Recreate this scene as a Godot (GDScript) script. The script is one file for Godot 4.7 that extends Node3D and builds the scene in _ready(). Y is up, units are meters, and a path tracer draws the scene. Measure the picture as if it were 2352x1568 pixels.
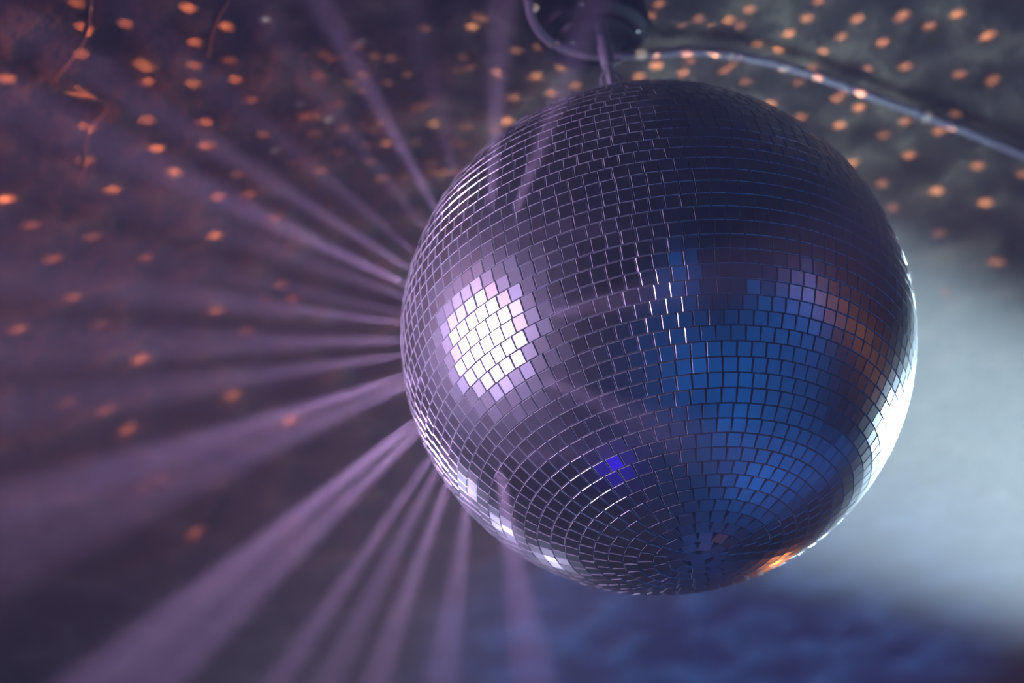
extends Node3D
# A mirror ball under the dark ceiling of a hazy club: mirror tiles one by one, the lamps that it mirrors, the light it throws.

const FOCAL := 7080.0                 # focal length in pixels of the 2352 x 1568 frame
const BALL_R := 0.525
const BALL_FAR := 6.3
const CAM := Vector3(0, 1.6, 0)
const CEIL_OVER := 0.9                # ceiling above the ball's middle
var axes := Basis()                   # camera axes in the room
var ball := Vector3.ZERO
var ceil_y := 0.0
var rng := RandomNumberGenerator.new()
var taken := {}
var M := {}

# ------------------------------------------------------------------ helpers
func ray(x: float, y: float) -> Vector3:
	return (axes * Vector3(x - 1176.0, 784.0 - y, -FOCAL)).normalized()

func on_plane(x: float, y: float, height: float) -> Vector3:
	var d := ray(x, y)
	return CAM + d * ((height - CAM.y) / d.y)

func around(az: float, el: float, far: float) -> Vector3:   # a place seen from the ball: degrees right of straight back, degrees up
	var a := deg_to_rad(az)
	var e := deg_to_rad(el)
	return ball + Vector3(sin(a) * cos(e), sin(e), -cos(a) * cos(e)) * far

func numbered(called: String) -> String:
	if not taken.has(called):
		taken[called] = 0
		return called
	taken[called] += 1
	return "%s_%03d" % [called, taken[called]]

func tag(o: Node, label: String, category: String, group := "") -> void:
	o.set_meta("label", label)
	o.set_meta("category", category)
	if group:
		o.set_meta("group", group)

func thing(called: String, at: Vector3, label: String, category: String, group := "") -> Node3D:
	var o := Node3D.new()
	o.name = numbered(called)
	add_child(o)
	o.position = at
	tag(o, label, category, group)
	return o

func obj(called: String, mesh: Mesh, material: Material, parent: Node, at := Vector3.ZERO, turn := Basis()) -> MeshInstance3D:
	var o := MeshInstance3D.new()
	o.name = called
	o.mesh = mesh
	if material:
		o.material_override = material
	o.transform = Transform3D(turn, at)
	parent.add_child(o, true)
	return o

func struct(called: String, mesh: Mesh, material: Material, at: Vector3, label: String) -> MeshInstance3D:
	var o := obj(called, mesh, material, self, at)
	o.set_meta("kind", "structure")
	tag(o, label, called.split("_")[0])
	return o

func mat(color: Color, rough := 0.6, metal := 0.0) -> StandardMaterial3D:
	var m := StandardMaterial3D.new()
	m.albedo_color = color
	m.roughness = rough
	m.metallic = metal
	return m

func glow(color: Color, times: float) -> StandardMaterial3D:
	var m := mat(Color(0.8, 0.8, 0.8), 0.3)
	m.emission_enabled = true
	m.emission = color
	m.emission_energy_multiplier = times
	return m

func box(size: Vector3) -> BoxMesh:
	var b := BoxMesh.new()
	b.size = size
	return b

func lathe(profile: Array, sides := 40) -> ArrayMesh:         # profile of (radius, height), bottom to top, round y
	var st := SurfaceTool.new()
	st.begin(Mesh.PRIMITIVE_TRIANGLES)
	for k in profile.size() - 1:
		var a: Vector2 = profile[k]
		var b: Vector2 = profile[k + 1]
		st.set_smooth_group(-1 if absf((b - a).normalized().x) > 0.9 else 1)
		for s in sides:
			var t0 := TAU * s / sides
			var t1 := TAU * (s + 1) / sides
			var p := [Vector3(a.x * cos(t0), a.y, a.x * sin(t0)), Vector3(a.x * cos(t1), a.y, a.x * sin(t1)), Vector3(b.x * cos(t1), b.y, b.x * sin(t1)), Vector3(b.x * cos(t0), b.y, b.x * sin(t0))]
			for i in [0, 1, 2, 0, 2, 3]:
				st.add_vertex(p[i])
	st.generate_normals()
	return st.commit()

func tube(points: Array, radius: float, sides := 10, steps := 8) -> ArrayMesh:   # a round cord through points
	var c := Curve3D.new()
	for i in points.size():
		var p: Vector3 = points[i]
		var before: Vector3 = points[maxi(i - 1, 0)]
		var after: Vector3 = points[mini(i + 1, points.size() - 1)]
		var t := (after - before) / 6.0
		c.add_point(p, -t, t)
	var path := []
	for i in points.size() - 1:
		for s in steps:
			path.append(c.sample(i, float(s) / steps))
	path.append(points[-1])
	var st := SurfaceTool.new()
	st.begin(Mesh.PRIMITIVE_TRIANGLES)
	st.set_smooth_group(1)
	var rings := []
	for i in path.size():
		var d: Vector3 = (path[mini(i + 1, path.size() - 1)] - path[maxi(i - 1, 0)]).normalized()
		var side := d.cross(Vector3.UP if absf(d.y) < 0.9 else Vector3.RIGHT).normalized()
		var up := side.cross(d)
		var ring := []
		for s in sides:
			ring.append(path[i] + (side * cos(TAU * s / sides) + up * sin(TAU * s / sides)) * radius)
		rings.append(ring)
	for i in rings.size() - 1:
		for s in sides:
			var q := [rings[i][s], rings[i][(s + 1) % sides], rings[i + 1][(s + 1) % sides], rings[i + 1][s]]
			for k in [0, 2, 1, 0, 3, 2]:
				st.add_vertex(q[k])
	st.generate_normals()
	return st.commit()

func facing(d: Vector3) -> Basis:                              # y along d
	var side := d.cross(Vector3.UP if absf(d.y) < 0.95 else Vector3.RIGHT).normalized()
	return Basis(side, d, side.cross(d))

func spot(called: String, at: Vector3, to: Vector3, color: Color, energy: float, angle: float, soft: float, size: float, parent: Node) -> SpotLight3D:
	var l := SpotLight3D.new()
	l.name = called
	parent.add_child(l, true)
	var d := (to - at).normalized()
	l.global_transform = Transform3D(Basis.looking_at(d, Vector3.UP if absf(d.y) < 0.98 else Vector3.RIGHT), at)
	l.light_color = color
	l.light_energy = energy
	l.spot_angle = angle
	l.spot_angle_attenuation = soft
	l.spot_attenuation = 2.0
	l.spot_range = 20.0
	l.light_size = size
	l.shadow_enabled = true
	return l

# ------------------------------------------------------------------ the lamps of the room (their mirror images are on the ball)
func stage_lamp(called: String, label: String, at: Vector3, to: Vector3, r: float, long: float, color: Color, shine: float, energy: float, angle: float, on_floor := false, group := "") -> Node3D:
	var t := thing(called, at, label, "stage light", group)
	var d := (to - at).normalized()
	var turn := facing(d)
	obj("housing", lathe([Vector2(0, -long), Vector2(r * 0.6, -long), Vector2(r * 0.8, -long * 0.92), Vector2(r, -long * 0.5), Vector2(r * 1.06, -0.03), Vector2(r * 1.1, -0.03), Vector2(r * 1.1, 0.012), Vector2(r * 1.02, 0.012), Vector2(r * 1.0, -0.004)]), M.black, t, Vector3.ZERO, turn)
	obj("lens", lathe([Vector2(r, -0.006), Vector2(r * 0.8, 0.0), Vector2(r * 0.5, 0.004), Vector2(0, 0.006)], 48), glow(color, shine), t, Vector3.ZERO, turn)
	var side := turn.x
	var mid := -d * long * 0.45
	var away := Vector3.DOWN if on_floor else Vector3.UP
	var reach := r * 1.1 + 0.07
	var foot := mid + away * reach
	var yoke := obj("yoke", tube([mid + side * (r * 1.1 + 0.008), mid + side * (r * 1.1 + 0.008) + away * reach * 0.7, foot + side * r * 0.6, foot, foot - side * r * 0.6, mid - side * (r * 1.1 + 0.008) + away * reach * 0.7, mid - side * (r * 1.1 + 0.008)], 0.008), M.black, t)
	for s in [-1.0, 1.0]:
		obj("knob", lathe([Vector2(0, 0), Vector2(0.02, 0), Vector2(0.02, 0.03), Vector2(0, 0.03)], 16), M.black, yoke, mid + side * s * (r * 1.1 + 0.012), facing(side * s))
	var end := (-at.y if on_floor else ceil_y - at.y)
	if absf(end - foot.y) > 0.02:
		obj("mounting_pole", tube([foot, Vector3(foot.x, (foot.y + end) / 2, foot.z), Vector3(foot.x, end, foot.z)], 0.014), M.black, t)
	spot(called + "_beam", at + d * (0.02 + r * 0.5), to, color, energy, angle, 0.6, r * 0.5, t)
	return t

func _ready() -> void:
	rng.seed = 7
	# the camera looks up at the ball, a little turned about its own axis
	axes = Basis(Vector3(0.988845, -0.123898, -0.08267), Vector3(0.148947, 0.82255, 0.548841), Vector3(0, -0.555032, 0.831829)).orthonormalized()
	ball = CAM + ray(1511, 775) * BALL_FAR
	ceil_y = ball.y + CEIL_OVER
	var lens := CameraAttributesPhysical.new()
	lens.frustum_focal_length = FOCAL * 24.0 / 1568.0
	lens.frustum_focus_distance = BALL_FAR - BALL_R * 0.75
	lens.exposure_aperture = 1.4
	var camera := Camera3D.new()
	camera.name = "camera"
	add_child(camera)
	camera.transform = Transform3D(axes, CAM)
	camera.attributes = lens
	camera.fov = rad_to_deg(2.0 * atan(784.0 / FOCAL))
	camera.near = 0.05
	camera.far = 100.0
	camera.current = true

	# dark room, even haze
	var env := Environment.new()
	env.background_mode = Environment.BG_COLOR
	env.background_color = Color.BLACK
	env.tonemap_mode = Environment.TONE_MAPPER_LINEAR
	env.tonemap_exposure = 1.0
	env.sdfgi_enabled = true
	env.ssao_enabled = true
	env.ssil_enabled = true
	env.volumetric_fog_enabled = true
	env.volumetric_fog_density = 0.055
	env.volumetric_fog_albedo = Color(1, 1, 1)
	env.volumetric_fog_anisotropy = 0.3
	var world := WorldEnvironment.new()
	world.environment = env
	add_child(world)

	materials()
	room()
	lamps()
	mirror_ball()
	motor()
	cords()
	thrown_light()

func materials() -> void:
	M.black = mat(Color(0.05, 0.05, 0.055), 0.45)
	M.floor = mat(Color(0.36, 0.35, 0.35), 0.4)
	M.wall = mat(Color(0.2, 0.19, 0.2), 0.9)
	# ceiling: dark sprayed paint with worn, blotchy patches and a crumpled skin
	var n := FastNoiseLite.new()
	n.seed = 3
	n.frequency = 0.012
	n.fractal_octaves = 5
	var ramp := Gradient.new()
	ramp.offsets = PackedFloat32Array([0.25, 0.45, 0.55, 0.75])
	ramp.colors = PackedColorArray([Color(0.24, 0.2, 0.19), Color(0.33, 0.28, 0.26), Color(0.38, 0.33, 0.29), Color(0.5, 0.45, 0.38)])
	var t := NoiseTexture2D.new()
	t.width = 1024
	t.height = 1024
	t.seamless = true
	t.noise = n
	t.color_ramp = ramp
	var h := NoiseTexture2D.new()
	h.width = 1024
	h.height = 1024
	h.seamless = true
	h.noise = n
	var c := mat(Color(1, 1, 1), 0.8)
	c.albedo_texture = t
	c.uv1_triplanar = true
	c.uv1_world_triplanar = true
	c.uv1_scale = Vector3(0.4, 0.4, 0.4)
	c.heightmap_enabled = true
	c.heightmap_texture = h
	c.heightmap_scale = 3.0
	M.ceiling = c
	M.mirror = []
	for k in 3:
		M.mirror.append(mat(Color(0.90 - 0.02 * k, 0.92 - 0.01 * k, 0.94), 0.225 + 0.015 * k, 1.0))
	M.edge = mat(Color(0.85, 0.88, 0.88), 0.25, 0.5)
	M.core = mat(Color(0.42, 0.42, 0.45), 0.6)
	M.steel = mat(Color(0.8, 0.8, 0.82), 0.5, 0.3)
	M.chrome = mat(Color(0.9, 0.9, 0.9), 0.12, 1.0)
	M.nut = mat(Color(0.95, 0.95, 0.93), 0.3)
	M.motor = mat(Color(0.09, 0.11, 0.14), 0.45)
	M.plate = mat(Color(0.06, 0.08, 0.11), 0.4)
	M.cable = mat(Color(0.72, 0.68, 0.72), 0.8)
	M.wire = mat(Color(0.5, 0.42, 0.36), 0.6)

func room() -> void:
	var zc := -4.0
	var w := 16.0
	var l := 23.0
	struct("ceiling", box(Vector3(w + 0.4, 0.2, l + 0.4)), M.ceiling, Vector3(0, ceil_y + 0.1, zc), "dark blotchy painted ceiling above the mirror ball")
	struct("floor", box(Vector3(w + 0.4, 0.2, l + 0.4)), M.floor, Vector3(0, -0.1, zc), "dark dance floor beneath the mirror ball")
	for s in [[-1.0, "left"], [1.0, "right"]]:
		struct("wall_" + s[1], box(Vector3(0.2, ceil_y, l)), M.wall, Vector3(s[0] * (w / 2 + 0.1), ceil_y / 2, zc), "dark grey side wall of the club room on the %s" % s[1])
	for s in [[-1.0, "back"], [1.0, "front"]]:
		struct("wall_" + s[1], box(Vector3(w, ceil_y, 0.2)), M.wall, Vector3(0, ceil_y / 2, zc + s[0] * (l / 2 + 0.1)), "dark grey end wall of the club room at the %s" % s[1])

func lamps() -> void:
	# the large lavender lamp left of the ball
	stage_lamp("stage_wash_light", "large round stage wash light with lavender-white lens left of the mirror ball", around(-104, 0.5, 4.8), ball, 0.68, 0.6, Color(0.90, 0.75, 1.0), 5.0, 72.0, 8.6)
	# narrow white beams from behind
	stage_lamp("pin_spot_light", "narrow white pin spot far behind the mirror ball on the right", around(42, 4.2, 10.0), ball, 0.14, 0.45, Color(0.82, 0.94, 1.0), 40.0, 4300.0, 2.75)
	for a in [[-20.0, -3.0], [-29.0, 1.0], [-38.0, 4.5]]:
		stage_lamp("pin_spot_light", "narrow lavender pin spot far behind the mirror ball on the left", around(a[0], a[1], 9.0), ball, 0.16, 0.45, Color(0.86, 0.82, 1.0), 80.0, 110.0, 2.7, false, "row of lavender pin spots")
	# amber lamps behind, one of them on the floor, and one on the left that warms the ceiling
	stage_lamp("amber_spot_light", "amber spot light behind the mirror ball", around(12, 4.5, 8.0), ball, 0.14, 0.4, Color(1.0, 0.58, 0.32), 2.0, 1.5, 12.0)
	stage_lamp("amber_spot_light", "amber spot light left of the mirror ball aimed at the ceiling", around(-118, 2.0, 6.0), ball + Vector3(-1.5, 0.9, -0.6), 0.14, 0.4, Color(1.0, 0.5, 0.28), 0.5, 40.0, 13.0)
	stage_lamp("amber_floor_light", "small amber uplight standing on the floor behind the mirror ball", around(10, -44.0, 6.9), ball, 0.08, 0.2, Color(1.0, 0.56, 0.3), 0.15, 0.03, 6.0, true)
	# blue wash lamps
	stage_lamp("blue_wash_light", "blue stage wash light hanging on the right of the photographer", around(136, -13, 7.5), Vector3(3.0, 0, -1.8), 0.3, 0.4, Color(0.0, 0.52, 1.0), 4.0, 16.0, 46.0)
	stage_lamp("blue_wash_light", "blue stage wash light aimed down at the floor behind the photographer", around(168, 0.4, 8.5), Vector3(0.6, 0, 1.2), 0.3, 0.4, Color(0.0, 0.52, 1.0), 2.5, 65.0, 40.0)
	stage_lamp("blue_wash_light", "cyan-blue stage wash light low on the right of the mirror ball", around(54, -16, 5.4), Vector3(3.8, 0, -8.0), 0.3, 0.4, Color(0.0, 0.5, 1.0), 1.4, 45.0, 50.0)
	var under := on_plane(1680, 1475, ceil_y)
	stage_lamp("blue_floor_light", "blue uplight standing on the floor behind the mirror ball", Vector3(under.x, 0.32, under.z), under, 0.15, 0.25, Color(0.14, 0.48, 1.0), 0.3, 72.0, 11.0, true)
	stage_lamp("blue_wash_light", "blue stage wash light under the ceiling on the right, aimed straight down", Vector3(4.6, ceil_y - 0.6, -3.2), Vector3(4.4, 0, -3.2), 0.3, 0.4, Color(0.0, 0.52, 1.0), 0.6, 65.0, 56.0)
	# a violet uplight on the floor
	stage_lamp("violet_floor_light", "small violet uplight standing on the dance floor", around(-92, -66.4, 5.1), ball + Vector3(-3.0, 0, 1.5), 0.15, 0.25, Color(0.2, 0.0, 1.0), 18.0, 1.5, 12.0, true)
	# warm bulbs in a row along the right wall
	for k in 8:
		warm_bulb(around(62.0 + 8.0 * k, -5.0, 6.3))

func warm_bulb(p: Vector3) -> void:
	var t := thing("pendant_bulb", p, "warm orange pendant bulb on a black cord right of the mirror ball", "pendant lamp", "row of warm pendant bulbs")
	obj("bulb", lathe([Vector2(0, -0.11), Vector2(0.06, -0.09), Vector2(0.095, -0.03), Vector2(0.095, 0.02), Vector2(0.06, 0.08), Vector2(0.03, 0.12)], 24), glow(Color(1.0, 0.6, 0.36), 4.0), t)
	obj("socket", lathe([Vector2(0.03, 0.12), Vector2(0.034, 0.12), Vector2(0.034, 0.18), Vector2(0, 0.19)], 20), M.black, t)
	obj("cord", tube([Vector3(0, 0.18, 0), Vector3(0, 0.3, 0), Vector3(0, ceil_y - p.y, 0)], 0.006), M.black, t)
	var o := OmniLight3D.new()
	o.name = "bulb_light"
	t.add_child(o)
	o.light_color = Color(1.0, 0.6, 0.36)
	o.light_energy = 0.08
	o.omni_attenuation = 2.0
	o.omni_range = 15.0
	o.light_size = 0.06
	o.shadow_enabled = true

# ------------------------------------------------------------------ the ball
func tile_faces(wide: float, high: float, thick: float) -> Array:          # [front quads, side quads] of a tile lying in x-y, front to +z
	var w := wide / 2
	var h := high / 2
	var b := 0.0010
	var f := [Vector3(-w + b, -h + b, 0), Vector3(w - b, -h + b, 0), Vector3(w - b, h - b, 0), Vector3(-w + b, h - b, 0)]
	var g := [Vector3(-w, -h, -b), Vector3(w, -h, -b), Vector3(w, h, -b), Vector3(-w, h, -b)]
	var k := [Vector3(-w, -h, -thick), Vector3(w, -h, -thick), Vector3(w, h, -thick), Vector3(-w, h, -thick)]
	var sides := []
	for i in 4:
		var j := (i + 1) % 4
		sides.append([f[i], g[i], g[j], f[j]])
		sides.append([g[i], k[i], k[j], g[j]])
	return [[f], sides]

func add_quads(st: SurfaceTool, quads: Array, at: Transform3D) -> void:
	for q in quads:
		for i in [0, 2, 1, 0, 3, 2]:
			st.add_vertex(at * q[i])

func mirror_ball() -> void:
	var t := thing("mirror_ball", ball, "large mirror ball covered in rows of small square mirror tiles", "mirror ball")
	var core := SphereMesh.new()
	core.radius = BALL_R - 0.005
	core.height = 2 * core.radius
	core.radial_segments = 96
	core.rings = 64
	obj("core", core, M.core, t).set_meta("label", "pale grey foam core showing in the joints")
	var rows := 56
	var pitch := PI / rows
	var faces := tile_faces(BALL_R * pitch * 0.93, BALL_R * pitch * 0.955, 0.006)
	var places := []
	var eye := (CAM - ball)
	for i in rows:
		var lat := (i + 0.5) * pitch - PI / 2
		var low := minf(cos(lat - pitch * 0.38), cos(lat + pitch * 0.38))
		var count := maxi(1, int(floor(TAU * cos(lat) / (pitch * 1.0))))
		if i == 0 or i == rows - 1:
			count = 3
		var first := -PI / 2 + rng.randf_range(-0.2, 0.2) * TAU / count
		for k in count:
			var lon := first + TAU * k / count
			var n := Vector3(cos(lat) * cos(lon), sin(lat), cos(lat) * sin(lon))
			var east := Vector3(-sin(lon), 0, cos(lon))
			var north := n.cross(east) * (1.0 if n.cross(east).y > 0 else -1.0)
			var turn := Basis(north.cross(n), north, n)
			var wobble := 0.006
			turn = turn * Basis.from_euler(Vector3(rng.randfn(0, wobble), rng.randfn(0, wobble), rng.randfn(0, 0.012)))
			var at := Transform3D(turn, n * (BALL_R + rng.randf_range(-0.0004, 0.0004)))
			places.append({"at": at, "shown": turn.z.dot((eye - at.origin).normalized()), "kind": rng.randi() % 3})
	places.sort_custom(func(a, b): return a.shown > b.shown)
	var one := []
	for k in 3:
		var am := ArrayMesh.new()
		for s in 2:
			var st := SurfaceTool.new()
			st.begin(Mesh.PRIMITIVE_TRIANGLES)
			st.set_smooth_group(-1)
			st.set_material(M.mirror[k] if s == 0 else M.edge)
			add_quads(st, faces[s], Transform3D())
			st.generate_normals()
			am = st.commit(am)
		one.append(am)
	for i in 300:
		var o := obj("mirror_tile", one[places[i].kind], null, t)
		o.transform = places[i].at
	var rest := ArrayMesh.new()
	for s in 4:
		var st := SurfaceTool.new()
		st.begin(Mesh.PRIMITIVE_TRIANGLES)
		st.set_smooth_group(-1)
		st.set_material(M.mirror[s] if s < 3 else M.edge)
		for i in range(300, places.size()):
			if s == 3 or places[i].kind == s:
				add_quads(st, faces[0 if s < 3 else 1], places[i].at)
		st.generate_normals()
		rest = st.commit(rest)
	var r := obj("mirror_tile_cover", rest, null, t)
	r.set_meta("kind", "stuff")
	r.set_meta("label", "small square mirror tiles in rows round the ball")
	# hanger
	obj("top_cap", lathe([Vector2(0.082, BALL_R - 0.006), Vector2(0.082, BALL_R + 0.009), Vector2(0.03, BALL_R + 0.018), Vector2(0.03, BALL_R + 0.045), Vector2(0, BALL_R + 0.045)], 32), M.steel, t)
	obj("hanging_rod", lathe([Vector2(0, BALL_R + 0.03), Vector2(0.0095, BALL_R + 0.03), Vector2(0.0095, 0.715), Vector2(0, 0.715)], 16), M.steel, t)
	var u := axes.x
	var y := Vector3(0, BALL_R, 0)
	obj("shackle", tube([y + Vector3(0, 0.02, 0) - u * 0.02, y + Vector3(0, 0.1, 0) - u * 0.021, y + Vector3(0, 0.155, 0) - u * 0.019, y + Vector3(0, 0.178, 0), y + Vector3(0, 0.16, 0) + u * 0.021, y + Vector3(0, 0.1, 0) + u * 0.033, y + Vector3(0, 0.015, 0) + u * 0.036], 0.0045), M.steel, t)

func motor() -> void:
	var at := on_plane(1358, 36, ceil_y)
	var t := thing("mirror_ball_motor", at, "dark round motor on the ceiling from which the mirror ball hangs", "motor")
	var body := obj("housing", lathe([Vector2(0, -0.068), Vector2(0.1, -0.068), Vector2(0.117, -0.060), Vector2(0.125, -0.045), Vector2(0.125, 0.0)], 56), M.motor, t)
	obj("base_plate", lathe([Vector2(0.075, -0.068), Vector2(0.075, -0.078), Vector2(0.084, -0.078), Vector2(0.09, -0.068)], 56), M.plate, body)
	for p in [[1313, 95], [1463, 70], [1335, 6]]:
		obj("screw", lathe([Vector2(0, -0.0075), Vector2(0.006, -0.006), Vector2(0.0075, 0.0), Vector2(0, 0.0)], 16), M.chrome, body, on_plane(p[0], p[1], ceil_y - 0.068) - at)
	var hub := ball + Vector3(0, 0.75, 0) - at
	obj("shaft", lathe([Vector2(0, -0.034), Vector2(0.015, -0.034), Vector2(0.017, 0.018), Vector2(0.0135, 0.03), Vector2(0.0135, 0.083), Vector2(0, 0.083)], 24), M.steel, t, hub)
	var nut := SphereMesh.new()
	nut.radius = 0.0078
	nut.height = 0.0156
	obj("set_screw", nut, M.nut, t, hub + axes.x * 0.022 + Vector3(0, -0.02, 0))

func cords() -> void:
	# light chain that passes in front of the motor and runs off along the ceiling
	var px := [[1209, -60], [1214, 0], [1224, 45], [1248, 82], [1290, 108], [1340, 124], [1390, 130], [1450, 127], [1530, 121], [1610, 119], [1700, 129], [1790, 148], [1900, 183], [2010, 224], [2120, 264], [2230, 306], [2352, 356], [2450, 398]]
	var pts := []
	for p in px:
		pts.append(on_plane(p[0], p[1], ceil_y - 0.105 if p[0] < 1500 else ceil_y - 0.05))
	var t := thing("light_chain", pts[6], "pale light chain drooping along the ceiling past the round motor", "light chain")
	var local := pts.map(func(p): return p - pts[6])
	obj("cable", tube(local, 0.0105, 12), M.cable, t)
	var lit := glow(Color(1.0, 0.9, 0.75), 0.3)
	for p in [[1226, 18], [1270, 99], [1472, 125], [1617, 119], [1675, 126], [1730, 137], [1800, 153], [2125, 267], [2178, 288], [2300, 336]]:
		var s := SphereMesh.new()
		s.radius = rng.randf_range(0.007, 0.012)
		s.height = s.radius * 2.6
		s.radial_segments = 20
		s.rings = 10
		var q: Vector3 = on_plane(p[0], p[1], ceil_y - (0.105 if p[0] < 1500 else 0.05)) - pts[6]
		obj("bulb", s, lit, t, q, facing((axes.x + axes.z * 0.2).normalized()))
	# thin loose wires at the top left
	for w in [["loose_wire", "long thin loose wire winding among the orange spots on the ceiling", [[214, -30], [210, 20], [201, 84], [163, 143], [135, 178], [150, 205], [206, 219], [246, 243], [236, 268], [206, 300], [198, 368], [190, 420]]], ["loose_wire", "short thin wire on the ceiling beside a pale light spot", [[532, -20], [523, 8], [505, 38], [490, 80], [480, 130]]]]:
		var wp := []
		for p in w[2]:
			wp.append(on_plane(p[0], p[1], ceil_y - 0.008))
		var first: Vector3 = wp[0]
		var o := obj(numbered(w[0]), tube(wp.map(func(p): return p - first), 0.0035, 8), M.wire, self, first)
		tag(o, w[1], "wire")

# ------------------------------------------------------------------ the light that the tiles throw back into the room
func thrown(called: String, from_lamp: Vector3, d: Vector3, color: Color, energy: float, angle: float, size: float, lift: float) -> void:
	var l := (from_lamp - ball).normalized()
	var n := (l + d.normalized()).normalized()
	var at := ball + n * (BALL_R + lift)
	spot(called, at, at + d, color, energy, angle, 1.0, size, self)

func thrown_light() -> void:
	var lamp := around(-104, 0.5, 4.8)
	var lavender := Color(0.84, 0.66, 0.95)
	# [angle in the picture plane, degrees from right counter-clockwise; towards the viewer; energy; cone]
	var fan := [[119, 0.8, 0.6, 3.6], [128, 1.1, 0.2, 3.0], [140, 0.9, 0.3, 3.0], [148, 0.8, 0.6, 3.2], [155, 0.9, 0.8, 3.6], [160, 1.2, 0.2, 4.0], [168, 1.2, 0.25, 3.0], [173, 0.8, 0.5, 4.0], [181, 1.0, 0.45, 4.0], [188, 0.8, 0.5, 4.0], [198, 0.9, 1.2, 3.6], [203, 1.3, 0.6, 4.0], [219, 0.8, 1.7, 3.8], [224, 1.1, 1.1, 3.6], [236, 0.8, 0.9, 3.2], [243, 1.2, 0.6, 3.2], [250, 0.9, 0.7, 4.0], [262, 1.0, 0.4, 5.0], [280, 1.2, 0.3, 6.0], [104, 1.2, 0.12, 4.0], [86, 1.2, 0.35, 4.0], [68, 1.3, 0.3, 4.0], [12, 2.0, 0.06, 6.0], [338, 2.0, 0.06, 6.0]]
	for f in fan:
		var a := deg_to_rad(f[0])
		var d := axes * Vector3(cos(a), sin(a), f[1]).normalized()
		thrown("thrown_beam", lamp, d, lavender, 40.0 * f[2], f[3], 0.01, 0.016)
	# orange dots
	var dots := [[12, 180, 1], [183, 122, 1], [172, 210, 1], [188, 216, .8], [195, 62, 1], [178, 6, .8], [288, 55, 1.1], [432, 18, .9], [447, 97, 1.1], [519, 60, 1], [527, 138, .6], [541, 183, .9], [446, 193, .7], [446, 150, .4], [338, 187, .8], [322, 146, .7], [336, 156, .7], [202, 290, .9], [340, 276, .7], [470, 280, 1.1], [576, 230, .5], [360, 340, 1.2], [474, 333, 1.2], [197, 367, .6], [400, 395, .8], [12, 457, 1.2], [258, 436, .8], [503, 450, 1.1], [545, 400, .4], [570, 447, .6], [72, 517, .6], [212, 544, .6], [121, 594, .9], [495, 541, .9], [335, 592, .4], [40, 757, .6], [165, 683, .3], [230, 745, .4], [497, 713, .5], [565, 760, .4], [645, 653, .6], [608, 690, .25], [670, 685, .4], [322, 825, .7], [152, 925, .4], [292, 985, .6], [535, 908, .4], [666, 965, .5], [245, 940, .25], [447, 1225, .4], [370, 1100, .2], [330, 1115, .2], [630, 500, .3], [605, 310, .5], [700, 268, .4], [885, 330, .5], [1085, 60, .4],
		[1881, 1, .8], [1853, 42, .8], [1969, 43, .9], [2075, 33, 1], [2068, 42, .5], [2135, 60, .9], [2199, 33, 1], [2264, 86, .8], [2273, 78, .8], [1812, 77, .8], [1932, 84, .7], [2028, 97, 1.1], [1790, 112, .6], [1888, 120, .7], [1988, 162, 1], [2079, 153, 1.1], [2203, 171, .8], [2281, 180, .8], [2278, 190, .6], [1834, 189, .5], [1865, 156, .4], [1922, 227, 1], [1937, 212, .7], [1972, 247, 1.2], [1770, 239, .9], [1840, 269, 1], [1928, 288, .9], [2080, 279, .7], [2199, 258, 1], [2157, 301, 1], [2029, 310, .8], [2089, 357, 1.1], [2245, 380, .8], [1959, 374, .6], [2152, 438, .9], [2262, 465, .9], [2025, 420, .6], [2050, 478, .6], [2157, 536, .6], [2290, 602, 1.2], [2350, 400, .5], [2172, 670, .4],
		[1513, 8, .6], [1494, 36, .6], [1605, 43, .4], [1674, 46, .6], [1568, 62, .4], [1633, 65, .5], [1508, 150, .8], [1569, 168, .7], [1467, 176, .6], [1585, 139, .4], [1664, 163, .6], [1141, 166, .5], [1184, 115, .35], [1238, 106, .35], [1291, 153, .5], [1231, 175, .4], [1322, 196, .4], [1266, 214, .3], [1179, 224, .35], [1164, 277, .6], [1713, 188, .6], [1680, 150, .5], [1700, 60, .4], [1740, 100, .4], [1720, 22, .4]]
	for k in 50:                                              # the faint ones over the middle
		dots.append([rng.randf_range(640, 1180), rng.randf_range(20, 430), rng.randf_range(0.06, 0.18)])
	for d in dots:
		var p := on_plane(d[0], d[1], ceil_y)
		var bulb := around(10, -44.0, 6.9)
		var c := Color(1.0, 0.56, 0.33) if d[0] < 800 else Color(1.0, 0.68, 0.46)
		var l := (bulb - ball).normalized()
		var n := (l + (p - ball).normalized()).normalized()
		var at := ball + n * (BALL_R + 0.014)
		var far := at.distance_to(p)
		spot("thrown_dot", at, p, c, (14.0 if d[0] < 800 else 18.0) * d[2] * far * far, rad_to_deg(atan(0.010 / far)), 0.3, 0.0115, self)
	for d in [[610, 45, 1.0], [690, 240, .5], [632, 345, .6], [755, 275, .5], [830, 95, .4]]:   # pale ones
		var p := on_plane(d[0], d[1], ceil_y)
		var l := (lamp - ball).normalized()
		var n := (l + (p - ball).normalized()).normalized()
		var at := ball + n * (BALL_R + 0.014)
		var far := at.distance_to(p)
		spot("thrown_dot", at, p, Color(0.85, 0.85, 0.95), 10.0 * d[2] * far * far, rad_to_deg(atan(0.006 / far)), 0.3, 0.01, self)
